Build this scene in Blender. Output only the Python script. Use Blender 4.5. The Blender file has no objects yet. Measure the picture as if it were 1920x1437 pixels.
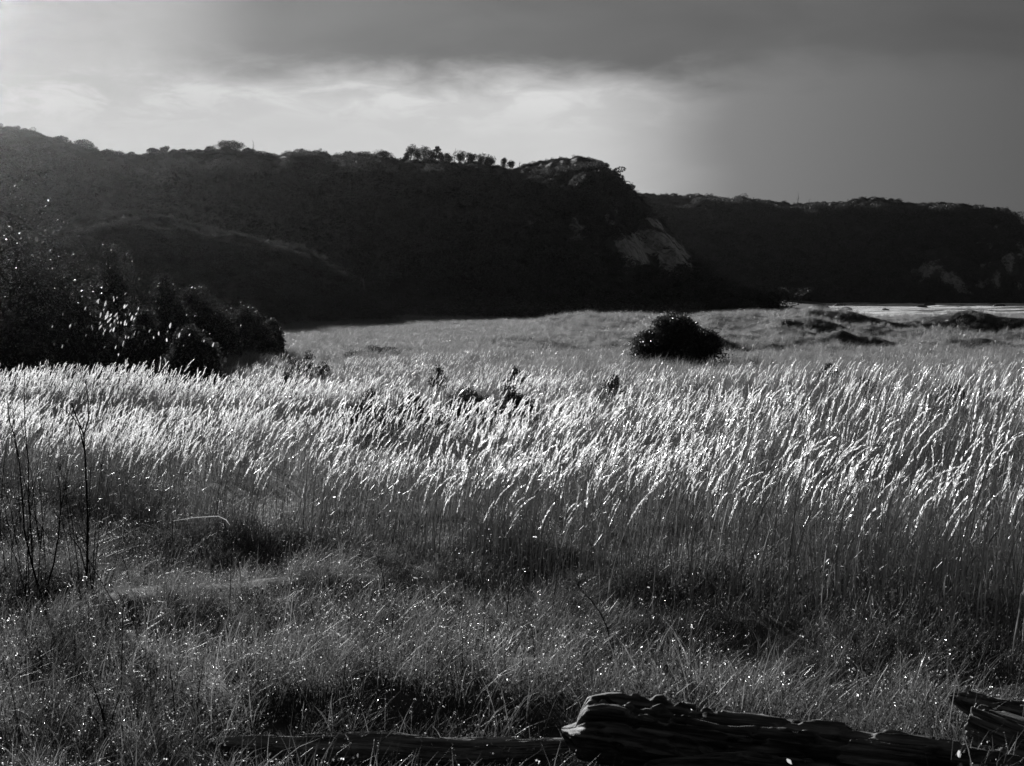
import bpy, math, random
import numpy as np
from mathutils import Vector
from mathutils.bvhtree import BVHTree

# ------------------------------------------------------------------ camera, sky, sun, exposure
SC = bpy.context.scene
COL = SC.collection
CAM_Z = 3.0
FPX = 2667.0                       # 50 mm lens on a 36 mm sensor, in pixels of the 1920 px wide photograph
PITCH = math.atan((718.5 - 550.0) / FPX)
cam_d = bpy.data.cameras.new('camera')
cam_d.lens = 50.0; cam_d.sensor_width = 36.0
cam_d.clip_start = 0.1; cam_d.clip_end = 9000.0
cam_d.dof.use_dof = True; cam_d.dof.focus_distance = 17.0; cam_d.dof.aperture_fstop = 5.6
cam = bpy.data.objects.new('camera', cam_d); COL.objects.link(cam)
cam.location = (0, 0, CAM_Z)
cam.rotation_euler = (math.pi / 2 - PITCH, 0, 0)
SC.camera = cam

SUN_AZ = math.radians(-24.5)       # left of the view axis (+Y)
SUN_EL = math.radians(13.8)
SUN_DIR = Vector((math.sin(SUN_AZ) * math.cos(SUN_EL), math.cos(SUN_AZ) * math.cos(SUN_EL), math.sin(SUN_EL)))
sun_d = bpy.data.lights.new('sun', 'SUN'); sun_d.energy = 5.0; sun_d.angle = math.radians(0.6)
sun_d.color = (1.0, 1.0, 1.0)
sun = bpy.data.objects.new('sun', sun_d); COL.objects.link(sun)
sun.location = (-60, 90, 60)
sun.rotation_euler = (-SUN_DIR).to_track_quat('-Z', 'Y').to_euler()

SC.view_settings.view_transform = 'Standard'
SC.view_settings.look = 'None'
SC.view_settings.exposure = 0.8
SC.view_settings.gamma = 1.0
SC.view_settings.use_curve_mapping = False

cy = SC.cycles
cy.max_bounces = 4; cy.diffuse_bounces = 2; cy.glossy_bounces = 1; cy.transmission_bounces = 3
cy.volume_bounces = 0; cy.transparent_max_bounces = 6
cy.sample_clamp_indirect = 4.0
cy.use_denoising = True
cy.caustics_reflective = False; cy.caustics_refractive = False


class NT:
    """small helper for building node trees"""
    def __init__(s, tree): s.t = tree; s.n = tree.nodes; s.l = tree.links
    def node(s, typ, **kw):
        n = s.n.new(typ)
        for k, v in kw.items(): setattr(n, k, v)
        return n
    def put(s, sock, v):
        if isinstance(v, bpy.types.NodeSocket): s.l.new(v, sock)
        elif v is not None: sock.default_value = v
    def m(s, op, a, b=None, c=None, clamp=False):
        n = s.node('ShaderNodeMath', operation=op, use_clamp=clamp)
        for i, v in enumerate((a, b, c)):
            if v is not None: s.put(n.inputs[i], v)
        return n.outputs[0]
    def smooth(s, x, lo, hi, a=0.0, b=1.0):
        n = s.node('ShaderNodeMapRange', interpolation_type='SMOOTHSTEP')
        s.put(n.inputs[0], x)
        for i, v in enumerate((lo, hi, a, b)): s.put(n.inputs[i + 1], v)
        return n.outputs[0]
    def mix(s, f, a, b):
        n = s.node('ShaderNodeMix', data_type='FLOAT')
        s.put(n.inputs[0], f); s.put(n.inputs[2], a); s.put(n.inputs[3], b)
        return n.outputs[0]
    def noise(s, vec, scale, detail=3.0, rough=0.5, dist=0.0):
        n = s.node('ShaderNodeTexNoise')
        if vec is not None: s.put(n.inputs['Vector'], vec)
        n.inputs['Scale'].default_value = scale; n.inputs['Detail'].default_value = detail
        n.inputs['Roughness'].default_value = rough; n.inputs['Distortion'].default_value = dist
        return n.outputs[0]


world = bpy.data.worlds.new('World'); SC.world = world; world.use_nodes = True
w = NT(world.node_tree); w.n.clear()
sky = w.node('ShaderNodeTexSky', sky_type='NISHITA', sun_disc=False)
sky.sun_elevation = SUN_EL; sky.sun_rotation = SUN_AZ; sky.dust_density = 3.0; sky.air_density = 1.0
bw = w.node('ShaderNodeRGBToBW'); w.l.new(sky.outputs[0], bw.inputs[0])
tc = w.node('ShaderNodeTexCoord')
sp = w.node('ShaderNodeSeparateXYZ'); w.l.new(tc.outputs['Generated'], sp.inputs[0])
dx, dy, dz = sp.outputs
AZ = w.m('MULTIPLY', w.m('ARCTAN2', dx, dy), 57.2958)           # degrees, right positive
EL = w.m('MULTIPLY', w.m('ARCSINE', dz), 57.2958)
dot = w.node('ShaderNodeVectorMath', operation='DOT_PRODUCT')
w.l.new(tc.outputs['Generated'], dot.inputs[0]); dot.inputs[1].default_value = SUN_DIR
TH = w.m('MULTIPLY', w.m('ARCCOSINE', w.m('MINIMUM', dot.outputs['Value'], 0.99999)), 57.2958)
cv = w.node('ShaderNodeCombineXYZ')
w.put(cv.inputs[0], w.m('MULTIPLY', AZ, 0.12)); w.put(cv.inputs[1], w.m('MULTIPLY', EL, 0.36))
n_big = w.noise(cv.outputs[0], 1.0, 5.0, 0.52, 0.4)
n_fine = w.noise(cv.outputs[0], 3.0, 9.0, 0.62, 0.5)
# thin bright cloud in front of a physical sky, thick deck above, rain curtain away from the sun
clear = w.m('ADD', w.m('MINIMUM', w.m('MULTIPLY', bw.outputs[0], 0.0012), 0.06), 0.42)
clear = w.m('ADD', clear, w.m('MULTIPLY', w.m('SUBTRACT', n_fine, 0.5), 0.06))
clear = w.m('ADD', clear, w.m('MULTIPLY', w.m('EXPONENT', w.m('MULTIPLY', TH, -0.17)), -1.08))
wob = w.m('ADD', 0.72, w.m('MULTIPLY', n_big, 0.56))
thick = w.m('MULTIPLY', wob, w.m('ADD', 0.022, w.m('MULTIPLY', w.m('EXPONENT', w.m('MULTIPLY', TH, -0.032)), 0.21)))
veil = w.m('ADD', 0.02, w.m('MULTIPLY', w.m('EXPONENT', w.m('MULTIPLY', TH, -0.078)), 1.9))
edge = w.m('ADD', 8.0, w.m('MULTIPLY', w.m('SUBTRACT', n_big, 0.5), 3.2))
edge = w.m('ADD', edge, w.m('MULTIPLY', w.m('SUBTRACT', n_fine, 0.5), 1.4))
over = w.m('SUBTRACT', EL, edge)
deck = w.smooth(over, -0.5, 1.5)
rim = w.m('MULTIPLY', w.smooth(over, -1.9, -0.6), w.smooth(over, 0.3, -0.5))
clear = w.m('ADD', clear, w.m('MULTIPLY', w.m('MULTIPLY', rim, w.smooth(n_fine, 0.42, 0.62)), 0.06))
deck = w.m('MULTIPLY', deck, w.smooth(TH, 8.5, 15.5))
rel = w.m('ABSOLUTE', w.m('WRAP', w.m('SUBTRACT', AZ, math.degrees(SUN_AZ)), 180.0, -180.0))
rel = w.m('ADD', rel, w.m('MULTIPLY', w.m('SUBTRACT', n_big, 0.5), 3.0))
curtain = w.smooth(rel, 26.0, 33.5)
lum = w.m('MULTIPLY', w.mix(deck, w.mix(curtain, clear, veil), thick), 0.81)
bg = w.node('ShaderNodeBackground'); bg.inputs[1].default_value = 1.0
cmb = w.node('ShaderNodeCombineColor')
for i in range(3): w.put(cmb.inputs[i], lum)
w.l.new(cmb.outputs[0], bg.inputs[0])
wo = w.node('ShaderNodeOutputWorld'); w.l.new(bg.outputs[0], wo.inputs[0])

# ------------------------------------------------------------------ helpers
def at(px, py, Y):
    """point at depth Y seen at pixel (px, py) of the photograph: used to survey where things stand"""
    xc = (px - 960.0) / FPX; yc = (718.5 - py) / FPX
    d = Vector((xc, math.cos(PITCH) + yc * math.sin(PITCH), -math.sin(PITCH) + yc * math.cos(PITCH)))
    t = Y / d.y
    return Vector((d.x * t, Y, CAM_Z + d.z * t))

def hash2(x, y, seed):
    h = (x.astype(np.int64) * 374761393 + y.astype(np.int64) * 668265263 + seed * 974711831) & 0xffffffff
    h = ((h ^ (h >> 13)) * 1274126177) & 0xffffffff
    return ((h ^ (h >> 16)) & 0xffff) / 65535.0

def vnoise(x, y, seed=0):
    x = np.asarray(x, float); y = np.asarray(y, float)
    xi = np.floor(x); yi = np.floor(y); fx = x - xi; fy = y - yi
    fx = fx * fx * (3 - 2 * fx); fy = fy * fy * (3 - 2 * fy)
    a = hash2(xi, yi, seed); b = hash2(xi + 1, yi, seed); c = hash2(xi, yi + 1, seed); d = hash2(xi + 1, yi + 1, seed)
    return (a * (1 - fx) + b * fx) * (1 - fy) + (c * (1 - fx) + d * fx) * fy

def fbm(x, y, octv=4, seed=0, gain=0.5):
    s = 0; a = 1; tot = 0
    for o in range(octv):
        s = s + a * vnoise(x * 2 ** o, y * 2 ** o, seed + 17 * o); tot += a; a *= gain
    return s / tot

def sstep(x, a, b):
    t = np.clip((np.asarray(x, float) - a) / (b - a), 0, 1)
    return t * t * (3 - 2 * t)

class MB:
    """collects vertices and faces (with material slots) for ONE mesh object"""
    def __init__(s): s.v = []; s.f = []; s.mi = []; s.n = 0
    def add(s, v, f, mi=0):
        v = np.asarray(v, float).reshape(-1, 3)
        for q in f: s.f.append([i + s.n for i in q]); s.mi.append(mi)
        s.v.append(v); s.n += len(v)
    def addq(s, v, q, mi=0):
        q = (np.asarray(q) + s.n).tolist()
        s.f.extend(q); s.mi.extend([mi] * len(q))
        v = np.asarray(v, float).reshape(-1, 3); s.v.append(v); s.n += len(v)
    def mesh(s, name, mats, smooth=False):
        me = bpy.data.meshes.new(name)
        V = np.concatenate(s.v) if s.v else np.zeros((0, 3))
        me.vertices.add(len(V)); me.vertices.foreach_set('co', V.ravel())
        cnt = np.array([len(f) for f in s.f], dtype=np.int32)
        loops = np.fromiter((i for f in s.f for i in f), dtype=np.int32, count=int(cnt.sum()))
        me.loops.add(len(loops)); me.loops.foreach_set('vertex_index', loops)
        me.polygons.add(len(cnt))
        me.polygons.foreach_set('loop_start', np.concatenate([[0], np.cumsum(cnt)[:-1]]).astype(np.int32))
        me.polygons.foreach_set('material_index', np.array(s.mi, dtype=np.int32))
        me.polygons.foreach_set('use_smooth', np.full(len(cnt), smooth))
        for m in mats: me.materials.append(m)
        me.update(calc_edges=True); me.validate()
        return me
    def build(s, name, mats, parent=None, smooth=False):
        o = bpy.data.objects.new(name, s.mesh(name, mats, smooth))
        COL.objects.link(o)
        if parent is not None: o.parent = parent
        return o

def tag(o, label=None, cat=None, group=None, kind=None):
    if label: o['label'] = label
    if cat: o['category'] = cat
    if group: o['group'] = group
    if kind: o['kind'] = kind
    return o

def empty(name, loc):
    o = bpy.data.objects.new(name, None); COL.objects.link(o); o.location = loc; o.empty_display_size = 0.2
    return o

def tube(mb, pts, rad, seg=5, mi=0, cap=True):
    P = [Vector(p) for p in pts]; n = len(P); rings = []
    up = Vector((0.3, 0.9, 0.2))
    for i in range(n):
        t = (P[min(i + 1, n - 1)] - P[max(i - 1, 0)])
        if t.length < 1e-9: t = Vector((0, 0, 1))
        t.normalize()
        a = t.cross(up)
        if a.length < 1e-4: a = t.cross(Vector((1, 0, 0)))
        a.normalize(); b = t.cross(a)
        r = rad[i] if hasattr(rad, '__len__') else rad
        rings += [P[i] + a * (r * math.cos(2 * math.pi * k / seg)) + b * (r * math.sin(2 * math.pi * k / seg)) for k in range(seg)]
    f = [[i * seg + k, i * seg + (k + 1) % seg, (i + 1) * seg + (k + 1) % seg, (i + 1) * seg + k] for i in range(n - 1) for k in range(seg)]
    if cap: f += [list(range(seg))[::-1], [(n - 1) * seg + k for k in range(seg)]]
    mb.add([list(p) for p in rings], f, mi)

def ribbon(mb, pts, wid, side, mi=0):
    P = np.asarray([list(p) for p in pts]); n = len(P); side = np.asarray(side, float)
    wv = np.asarray(wid)[:, None] * side[None, :]
    V = np.empty((2 * n, 3)); V[0::2] = P - wv; V[1::2] = P + wv
    mb.addq(V, [[2 * i, 2 * i + 1, 2 * i + 3, 2 * i + 2] for i in range(n - 1)], mi)

def leaf_quads(C, L, W, rng, up_bias=0.0, fold=0.15, axis=None, axis_w=0.0):
    """rhombic, slightly cupped leaves at centres C (N,3), lengths L, widths W"""
    N = len(C)
    d = rng.normal(size=(N, 3)); d[:, 2] += up_bias
    if axis is not None: d += axis_w * axis
    d /= np.linalg.norm(d, axis=1)[:, None]
    q = rng.normal(size=(N, 3)); s = np.cross(d, q); s /= np.linalg.norm(s, axis=1)[:, None]
    nn = np.cross(d, s)
    L = np.asarray(L)[:, None] if np.ndim(L) else L; W = np.asarray(W)[:, None] if np.ndim(W) else W
    V = np.empty((N, 4, 3))
    V[:, 0] = C - d * L * 0.5; V[:, 2] = C + d * L * 0.5
    V[:, 1] = C + s * W * 0.5 + nn * L * fold; V[:, 3] = C - s * W * 0.5 + nn * L * fold
    return V.reshape(-1, 3), np.arange(N * 4).reshape(N, 4)

def blob_points(rng, n, r, shell=0.5):
    d = rng.normal(size=(n, 3)); d /= np.linalg.norm(d, axis=1)[:, None]
    rr = (shell ** 3 + (1 - shell ** 3) * rng.random(n)) ** (1 / 3)
    return d * rr[:, None] * np.asarray(r)

# ------------------------------------------------------------------ materials (a black and white picture: all greys)
def leaf_mat(name, col, trans, gloss=0.06, rough=0.35, tw=0.5, var=0.35, vnoise_scale=0.0):
    m = bpy.data.materials.new(name); m.use_nodes = True
    t = NT(m.node_tree); t.n.clear()
    oi = t.node('ShaderNodeObjectInfo')
    k = t.m('ADD', 1.0 - var / 2, t.m('MULTIPLY', oi.outputs['Random'], var))
    ge = t.node('ShaderNodeNewGeometry')
    k = t.m('MULTIPLY', k, t.m('ADD', 0.78, t.m('MULTIPLY', ge.outputs['Random Per Island'], 0.44)))
    def c(v):
        n = t.node('ShaderNodeCombineColor')
        for i in range(3): t.put(n.inputs[i], t.m('MULTIPLY', k, v))
        return n.outputs[0]
    d = t.node('ShaderNodeBsdfDiffuse'); t.l.new(c(col), d.inputs[0])
    tr = t.node('ShaderNodeBsdfTranslucent'); t.l.new(c(trans), tr.inputs[0])
    mx = t.node('ShaderNodeMixShader'); mx.inputs[0].default_value = tw
    t.l.new(d.outputs[0], mx.inputs[1]); t.l.new(tr.outputs[0], mx.inputs[2])
    g = t.node('ShaderNodeBsdfGlossy'); g.inputs['Roughness'].default_value = rough; g.inputs[0].default_value = (.9, .9, .9, 1)
    fr = t.node('ShaderNodeFresnel'); fr.inputs[0].default_value = 1.45
    m2 = t.node('ShaderNodeMixShader'); t.put(m2.inputs[0], t.m('MULTIPLY', fr.outputs[0], gloss, clamp=True))
    t.l.new(mx.outputs[0], m2.inputs[1]); t.l.new(g.outputs[0], m2.inputs[2])
    o = t.node('ShaderNodeOutputMaterial'); t.l.new(m2.outputs[0], o.inputs[0])
    return m

def solid_mat(name, lo, hi, scale=(1, 1, 1), detail=6, bump=0.0, rough=0.9, spec=0.2, bdist=0.02, contrast=(0.3, 0.7), attr=None, attr_lo=0.3, attr_hi=0.3):
    m = bpy.data.materials.new(name); m.use_nodes = True
    t = NT(m.node_tree); t.n.clear()
    tcn = t.node('ShaderNodeTexCoord'); mp = t.node('ShaderNodeMapping'); mp.inputs['Scale'].default_value = scale
    t.l.new(tcn.outputs['Object'], mp.inputs[0])
    nz = t.noise(mp.outputs[0], 1.0, detail, 0.6, 0.3)
    v = t.smooth(nz, contrast[0], contrast[1], lo, hi)
    if attr:
        a = t.node('ShaderNodeAttribute'); a.attribute_name = attr
        rn = t.smooth(t.noise(mp.outputs[0], 2.1, 8.0, 0.7, 0.8), 0.3, 0.7, attr_lo, attr_hi)
        rf = t.m('ADD', a.outputs['Fac'], t.m('MULTIPLY', t.m('SUBTRACT', t.noise(mp.outputs[0], 3.3, 6.0, 0.7, 1.0), 0.5), 1.1))
        v = t.mix(t.smooth(rf, 0.35, 0.6), v, rn)
    cc = t.node('ShaderNodeCombineColor')
    for i in range(3): t.put(cc.inputs[i], v)
    p = t.node('ShaderNodeBsdfPrincipled'); t.l.new(cc.outputs[0], p.inputs['Base Color'])
    p.inputs['Roughness'].default_value = rough; p.inputs['Specular IOR Level'].default_value = spec
    if bump:
        b = t.node('ShaderNodeBump'); b.inputs['Strength'].default_value = bump; b.inputs['Distance'].default_value = bdist
        t.put(b.inputs['Height'], nz); t.l.new(b.outputs[0], p.inputs['Normal'])
    o = t.node('ShaderNodeOutputMaterial'); t.l.new(p.outputs[0], o.inputs[0])
    return m

M = {}
M['stalk'] = leaf_mat('reed_leaf', 0.09, 0.13, 0.3, 0.35, 0.5)
M['stem'] = leaf_mat('reed_stem', 0.46, 0.16, 0.3, 0.4, 0.15, 0.7)
M['head'] = leaf_mat('reed_plume', 0.80, 0.95, 0.6, 0.3, 0.78, 0.25)
M['blade'] = leaf_mat('meadow_blade', 0.075, 0.13, 0.15, 0.38, 0.55, 1.2)
M['seed'] = leaf_mat('glint_fleck', 0.70, 0.85, 0.8, 0.3, 0.7, 0.9)  # near-white flecks on the meadow blades, sun sparkle put into their colour
M['marram'] = leaf_mat('marram_blade', 0.17, 0.22, 0.2, 0.4, 0.5, 0.5)
M['scrub'] = leaf_mat('scrub_leaf', 0.04, 0.055, 0.08, 0.5, 0.42, 1.1)
M['shrub'] = leaf_mat('shrub_leaf', 0.03, 0.04, 0.20, 0.40, 0.35, 0.5)
M['bigleaf'] = leaf_mat('broad_leaf', 0.20, 0.5, 1.0, 0.25, 0.6, 0.5)
M['tree'] = leaf_mat('tree_leaf', 0.035, 0.03, 0.4, 0.4, 0.4, 0.4)
M['bark'] = solid_mat('bark', 0.03, 0.07, (6, 6, 2), bump=0.5)
M['deadwood'] = solid_mat('dead_wood', 0.16, 0.28, (3, 3, 1), bump=0.4)
M['weed'] = leaf_mat('dry_weed_stem', 0.02, 0.01, 0.15, 0.5, 0.2, 0.3)
M['weedseed'] = leaf_mat('weed_seed_tuft', 0.06, 0.07, 0.12, 0.5, 0.45, 0.3)
M['soil'] = solid_mat('soil_and_thatch', 0.02, 0.06, (3, 3, 3), bump=0.8, bdist=0.05)
M['hill'] = solid_mat('hill_ground', 0.025, 0.05, (0.35, 0.35, 0.35), bump=1.0, bdist=0.4, attr='rock', attr_lo=0.08, attr_hi=0.45)
M['log'] = solid_mat('driftwood', 0.02, 0.24, (1.8, 22, 22), 8, bump=0.9, bdist=0.02, rough=0.75, spec=0.3, contrast=(0.35, 0.75))
M['pole'] = solid_mat('lightened_pole_wood', 0.08, 0.38, (1.8, 22, 22), 8, bump=0.9, bdist=0.02, rough=0.8, contrast=(0.3, 0.7))  # driftwood made paler all round in place of sunlight along the pole's top
M['rock'] = solid_mat('wet_rock', 0.015, 0.04, (0.8, 0.8, 0.8), bump=0.8, bdist=0.2, rough=0.6)

# ------------------------------------------------------------------ terrain
PXS = [-900, -300, 0, 300, 500, 700, 1100, 1500, 1920, 2300, 2900]
FRONT = [23, 21, 19.0, 17.6, 16.2, 15.4, 13.8, 12.7, 11.2, 10.4, 10.0]
def px_of(X, Y): return 960 + FPX * np.asarray(X) / np.maximum(np.asarray(Y), 0.5)
def reed_front(X, Y): return np.interp(px_of(X, Y), PXS, FRONT)

def ground_h(X, Y):
    X = np.asarray(X, float); Y = np.asarray(Y, float)
    z = 0.30 * (fbm(X / 9 + 3, Y / 9, 3, 5) - 0.5)
    near = 1 - sstep(Y, 18, 26)
    z = z + near * (0.62 * (fbm(X / 1.5, Y / 1.2, 3, 9) - 0.5))
    z = z + near * 0.22 * np.exp(-((X + 2.4) / 1.8) ** 2 - ((Y - 13.4) / 1.1) ** 2)
    side = sstep(X + 0.10 * (Y - 90), -10, 4)
    tail = 1 - sstep(Y, 116, 150)
    top = np.interp(px_of(X, Y), [700, 1000, 1150, 1450, 1560, 1920, 2400], [.1, .45, .95, 1.1, .85, .80, .9])
    amp = np.interp(px_of(X, Y), [900, 1150, 1400], [1.6, 2.6, 4.8])
    lump = fbm(X / 4.6 + .22 * Y / 4.6, Y / 8.0, 3, 77) - .5
    z = z + side * tail * (top * sstep(Y, 74, 104) + amp * lump * sstep(Y, 68, 78) * (1 - .6 * sstep(Y, 100, 112)))
    ang = X / np.maximum(Y, 1)
    sea = sstep(ang, 0.19, 0.245) * sstep(Y, 118, 270)
    z = z - 2.9 * sea
    behind = 1 - sstep(Y, -10, 6)
    return z + 0.0 * behind

def axis_vals(parts):
    out = []
    for a, b, st in parts: out += list(np.arange(a, b, st))
    return np.array(out)
gx = axis_vals([(-1400, -300, 110), (-300, -80, 14), (-80, -24, 1.4), (-24, -6, .45), (-6, 6, .2), (6, 24, .45), (24, 80, 1.0), (80, 320, 14), (320, 1500, 110)])
gy = axis_vals([(-60, 4, 6), (4, 20, .2), (20, 60, .8), (60, 130, .6), (130, 330, 5), (330, 1600, 80)])
GX, GY = np.meshgrid(gx, gy)
GZ = ground_h(GX, GY)
nx, ny = len(gx), len(gy)
ii = np.arange(nx * ny).reshape(ny, nx)
mb = MB(); mb.addq(np.stack([GX, GY, GZ], -1), np.stack([ii[:-1, :-1], ii[:-1, 1:], ii[1:, 1:], ii[1:, :-1]], -1).reshape(-1, 4))
tag(mb.build('ground', [M['soil']], smooth=True), 'dark uneven ground under the coastal grassland', 'ground', kind='structure')

# sea with surf
def sea_mat():
    m = bpy.data.materials.new('surf'); m.use_nodes = True
    t = NT(m.node_tree); t.n.clear()
    tcn = t.node('ShaderNodeTexCoord'); mp = t.node('ShaderNodeMapping'); mp.inputs['Scale'].default_value = (0.030, 0.16, 1)
    t.l.new(tcn.outputs['Object'], mp.inputs[0])
    nz = t.noise(mp.outputs[0], 1.0, 8.0, 0.65, 1.2)
    foam = t.smooth(nz, 0.43, 0.52)
    p = t.node('ShaderNodeBsdfPrincipled'); p.inputs['Base Color'].default_value = (.03, .03, .03, 1); p.inputs['Roughness'].default_value = 0.12
    mp2 = t.node('ShaderNodeMapping'); mp2.inputs['Scale'].default_value = (0.5, 0.9, 1); t.l.new(tcn.outputs['Object'], mp2.inputs[0])
    b = t.node('ShaderNodeBump'); b.inputs['Strength'].default_value = 0.6; b.inputs['Distance'].default_value = 0.5
    t.put(b.inputs['Height'], t.noise(mp2.outputs[0], 1.0, 5.0)); t.l.new(b.outputs[0], p.inputs['Normal'])
    d = t.node('ShaderNodeBsdfDiffuse'); d.inputs[0].default_value = (.85, .85, .85, 1); t.l.new(b.outputs[0], d.inputs['Normal'])
    mx = t.node('ShaderNodeMixShader'); t.put(mx.inputs[0], foam); t.l.new(p.outputs[0], mx.inputs[1]); t.l.new(d.outputs[0], mx.inputs[2])
    o = t.node('ShaderNodeOutputMaterial'); t.l.new(mx.outputs[0], o.inputs[0])
    return m
M['sea'] = sea_mat()
SEA_Z = -2.0
sx = axis_vals([(20, 300, 4), (300, 3600, 150)]); sy = axis_vals([(200, 800, 3), (800, 3600, 150)])
SX, SY = np.meshgrid(sx, sy)
crest = np.maximum(0, np.sin(SY / 9.0 + 2.2 * fbm(SX / 40, SY / 30, 3, 3) * 3)) ** 4
SZ = SEA_Z + 1.0 * crest * fbm(SX / 30, SY / 20, 3, 8) + 0.15 * (fbm(SX / 4, SY / 4, 3, 6) - .5)
ii = np.arange(SX.size).reshape(SX.shape)
mb = MB(); mb.addq(np.stack([SX, SY, SZ], -1), np.stack([ii[:-1, :-1], ii[:-1, 1:], ii[1:, 1:], ii[1:, :-1]], -1).reshape(-1, 4))
tag(mb.build('sea', [M['sea']], smooth=True), 'pale foaming sea between the dunes and the far headland', 'sea', kind='structure')

# ------------------------------------------------------------------ hills
HILLS = {}
def make_hill(name, label, crest, foot, zfoot, back, ns, nt, amp, rocks, seed, px0, px1, expo=1.35, jag=0.5, gul=8.5):
    px = np.linspace(px0, px1, ns)
    cpx, cpy, cY = [np.array(c, float) for c in zip(*crest)]
    Yc = np.interp(px, cpx, cY); pyc = np.interp(px, cpx, cpy)
    C = np.array([list(at(a, b, c)) for a, b, c in zip(px, pyc, Yc)])
    fpx, fY = [np.array(c, float) for c in zip(*foot)]
    Yf = np.interp(px, fpx, fY)
    Fp = np.stack([(px - 960) / FPX * Yf, Yf, np.full(ns, zfoot)], -1)
    C[:, 2] = np.maximum(C[:, 2], zfoot + 0.3)
    C[:, 2] += jag * (vnoise(px / 5.0, px * 0, seed) - 0.5)
    t = np.linspace(0, 1, nt)
    prof = 1 - (1 - t) ** expo
    P = np.empty((nt, ns, 3))
    P[:, :, :2] = Fp[None, :, :2] * (1 - t)[:, None, None] + C[None, :, :2] * t[:, None, None]
    hgt = (C[:, 2] - zfoot)
    P[:, :, 2] = zfoot + hgt[None, :] * prof[:, None]
    sm = np.cumsum(np.r_[0, np.linalg.norm(np.diff(C[:, :2], axis=0), axis=1)])
    S, T = np.meshgrid(sm, t)
    bell = (4 * T * (1 - T)) ** 0.7
    k = amp
    gully = fbm(S / (9 * k) + 1.3 * T, T * 1.6, 4, seed + 3) - 0.5
    lump = fbm(S / (3.2 * k), T * 9, 3, seed + 5) - 0.5
    dsp = bell * (gul * gully * k + 2.6 * lump * k) * np.minimum(1, hgt / (6 * k))[None, :]
    P[:, :, 1] -= dsp * 0.8; P[:, :, 2] += dsp * 0.7
    # back slope
    tb = np.linspace(0, 1, 12)[1:]
    B = np.empty((len(tb), ns, 3))
    B[:, :, 0] = C[None, :, 0] * (1 + back * tb[:, None] / Yc[None, :]); B[:, :, 1] = C[None, :, 1] + back * tb[:, None]
    B[:, :, 2] = zfoot + hgt[None, :] * (1 - tb[:, None] ** 1.5)
    P = np.concatenate([P, B], 0)
    R = np.zeros(P.shape[:2])
    ppx = px_of(P[:, :, 0], P[:, :, 1]); ppy = 550 - FPX * (P[:, :, 2] - CAM_Z) / P[:, :, 1]
    for (rx, ry, wx, wy, st) in rocks:
        R += st * np.exp(-((ppx - rx) / wx) ** 2 - ((ppy - ry) / wy) ** 2)
    Sx, Tx = np.meshgrid(sm, np.arange(P.shape[0]) * 1.0)
    R = np.where(R > 0.05, R + 2.4 * (fbm(Sx / (2.6 * k), Tx / 4.0, 4, seed + 11) - .56), 0)
    R[nt:] = 0
    ii = np.arange(P.shape[0] * ns).reshape(P.shape[0], ns)
    quads = np.stack([ii[:-1, :-1], ii[:-1, 1:], ii[1:, 1:], ii[1:, :-1]], -1).reshape(-1, 4)
    m = MB(); m.addq(P, quads)
    o = m.build(name, [M['hill']], smooth=True)
    a = o.data.attributes.new('rock', 'FLOAT', 'POINT'); a.data.foreach_set('value', R.ravel().astype(np.float32))
    tag(o, label, 'hill', kind='structure')
    HILLS[name] = dict(P=P, R=R, nt=nt, quads=quads, bvh=BVHTree.FromPolygons([tuple(v) for v in P.reshape(-1, 3)], quads.tolist()))
    return o

MAIN_CREST = [(-700, 150, 215), (-300, 200, 222), (0, 240, 230), (60, 250, 232), (110, 268, 234), (180, 288, 238), (240, 296, 240), (300, 292, 243), (380, 290, 247),
              (430, 280, 250), (480, 294, 253), (520, 298, 255), (570, 293, 257), (640, 298, 262), (700, 294, 266), (755, 302, 270), (830, 308, 274),
              (900, 312, 279), (960, 320, 283), (1000, 309, 287), (1035, 301, 290), (1100, 300, 294), (1130, 308, 296), (1160, 333, 297), (1190, 362, 298),
              (1230, 405, 298), (1290, 470, 297), (1330, 518, 296), (1400, 546, 294), (1460, 560, 292)]
MAIN_FOOT = [(-700, 150), (0, 165), (500, 185), (900, 205), (1150, 235), (1330, 262), (1460, 285)]
make_hill('hill', 'dark scrub covered coastal hill ending in a pale rocky bluff', MAIN_CREST, MAIN_FOOT, -1.0, 120, 520, 90, 1.0,
          [(1085, 440, 20, 24, 1.1), (1180, 470, 22, 40, 1.1), (1215, 450, 32, 32, 1.2), (1265, 480, 36, 34, 1.1), (1010, 420, 18, 16, .6), (1140, 390, 14, 50, .5)], 41, -700, 1460)
SPUR_CREST = [(-700, 330, 120), (-200, 400, 128), (60, 440, 132), (100, 428, 134), (150, 412, 136), (200, 403, 138), (250, 398, 140), (300, 408, 142), (380, 430, 146),
              (450, 443, 150), (520, 457, 154), (570, 470, 157), (610, 495, 160), (660, 535, 163), (705, 566, 166), (740, 580, 168)]
SPUR_FOOT = [(-700, 96), (0, 104), (300, 112), (520, 130), (740, 158)]
make_hill('hill_spur', 'low rounded spur of scrub in front of the main hill with a sunlit crest', SPUR_CREST, SPUR_FOOT, -0.8, 40, 300, 50, 0.7, [], 57, -700, 740, expo=1.5, gul=3.5)
HEAD_CREST = [(900, 372, 760), (1190, 366, 745), (1250, 368, 742), (1320, 371, 740), (1400, 376, 738), (1440, 379, 736), (1500, 386, 734), (1560, 384, 732), (1620, 375, 730), (1660, 375, 728),
              (1700, 385, 726), (1760, 382, 724), (1800, 385, 722), (1850, 393, 720), (1888, 399, 718), (1905, 414, 717), (1920, 436, 716), (1945, 484, 714), (1970, 540, 712), (1990, 566, 710)]
HEAD_FOOT = [(900, 640), (1400, 660), (1990, 690)]
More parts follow.
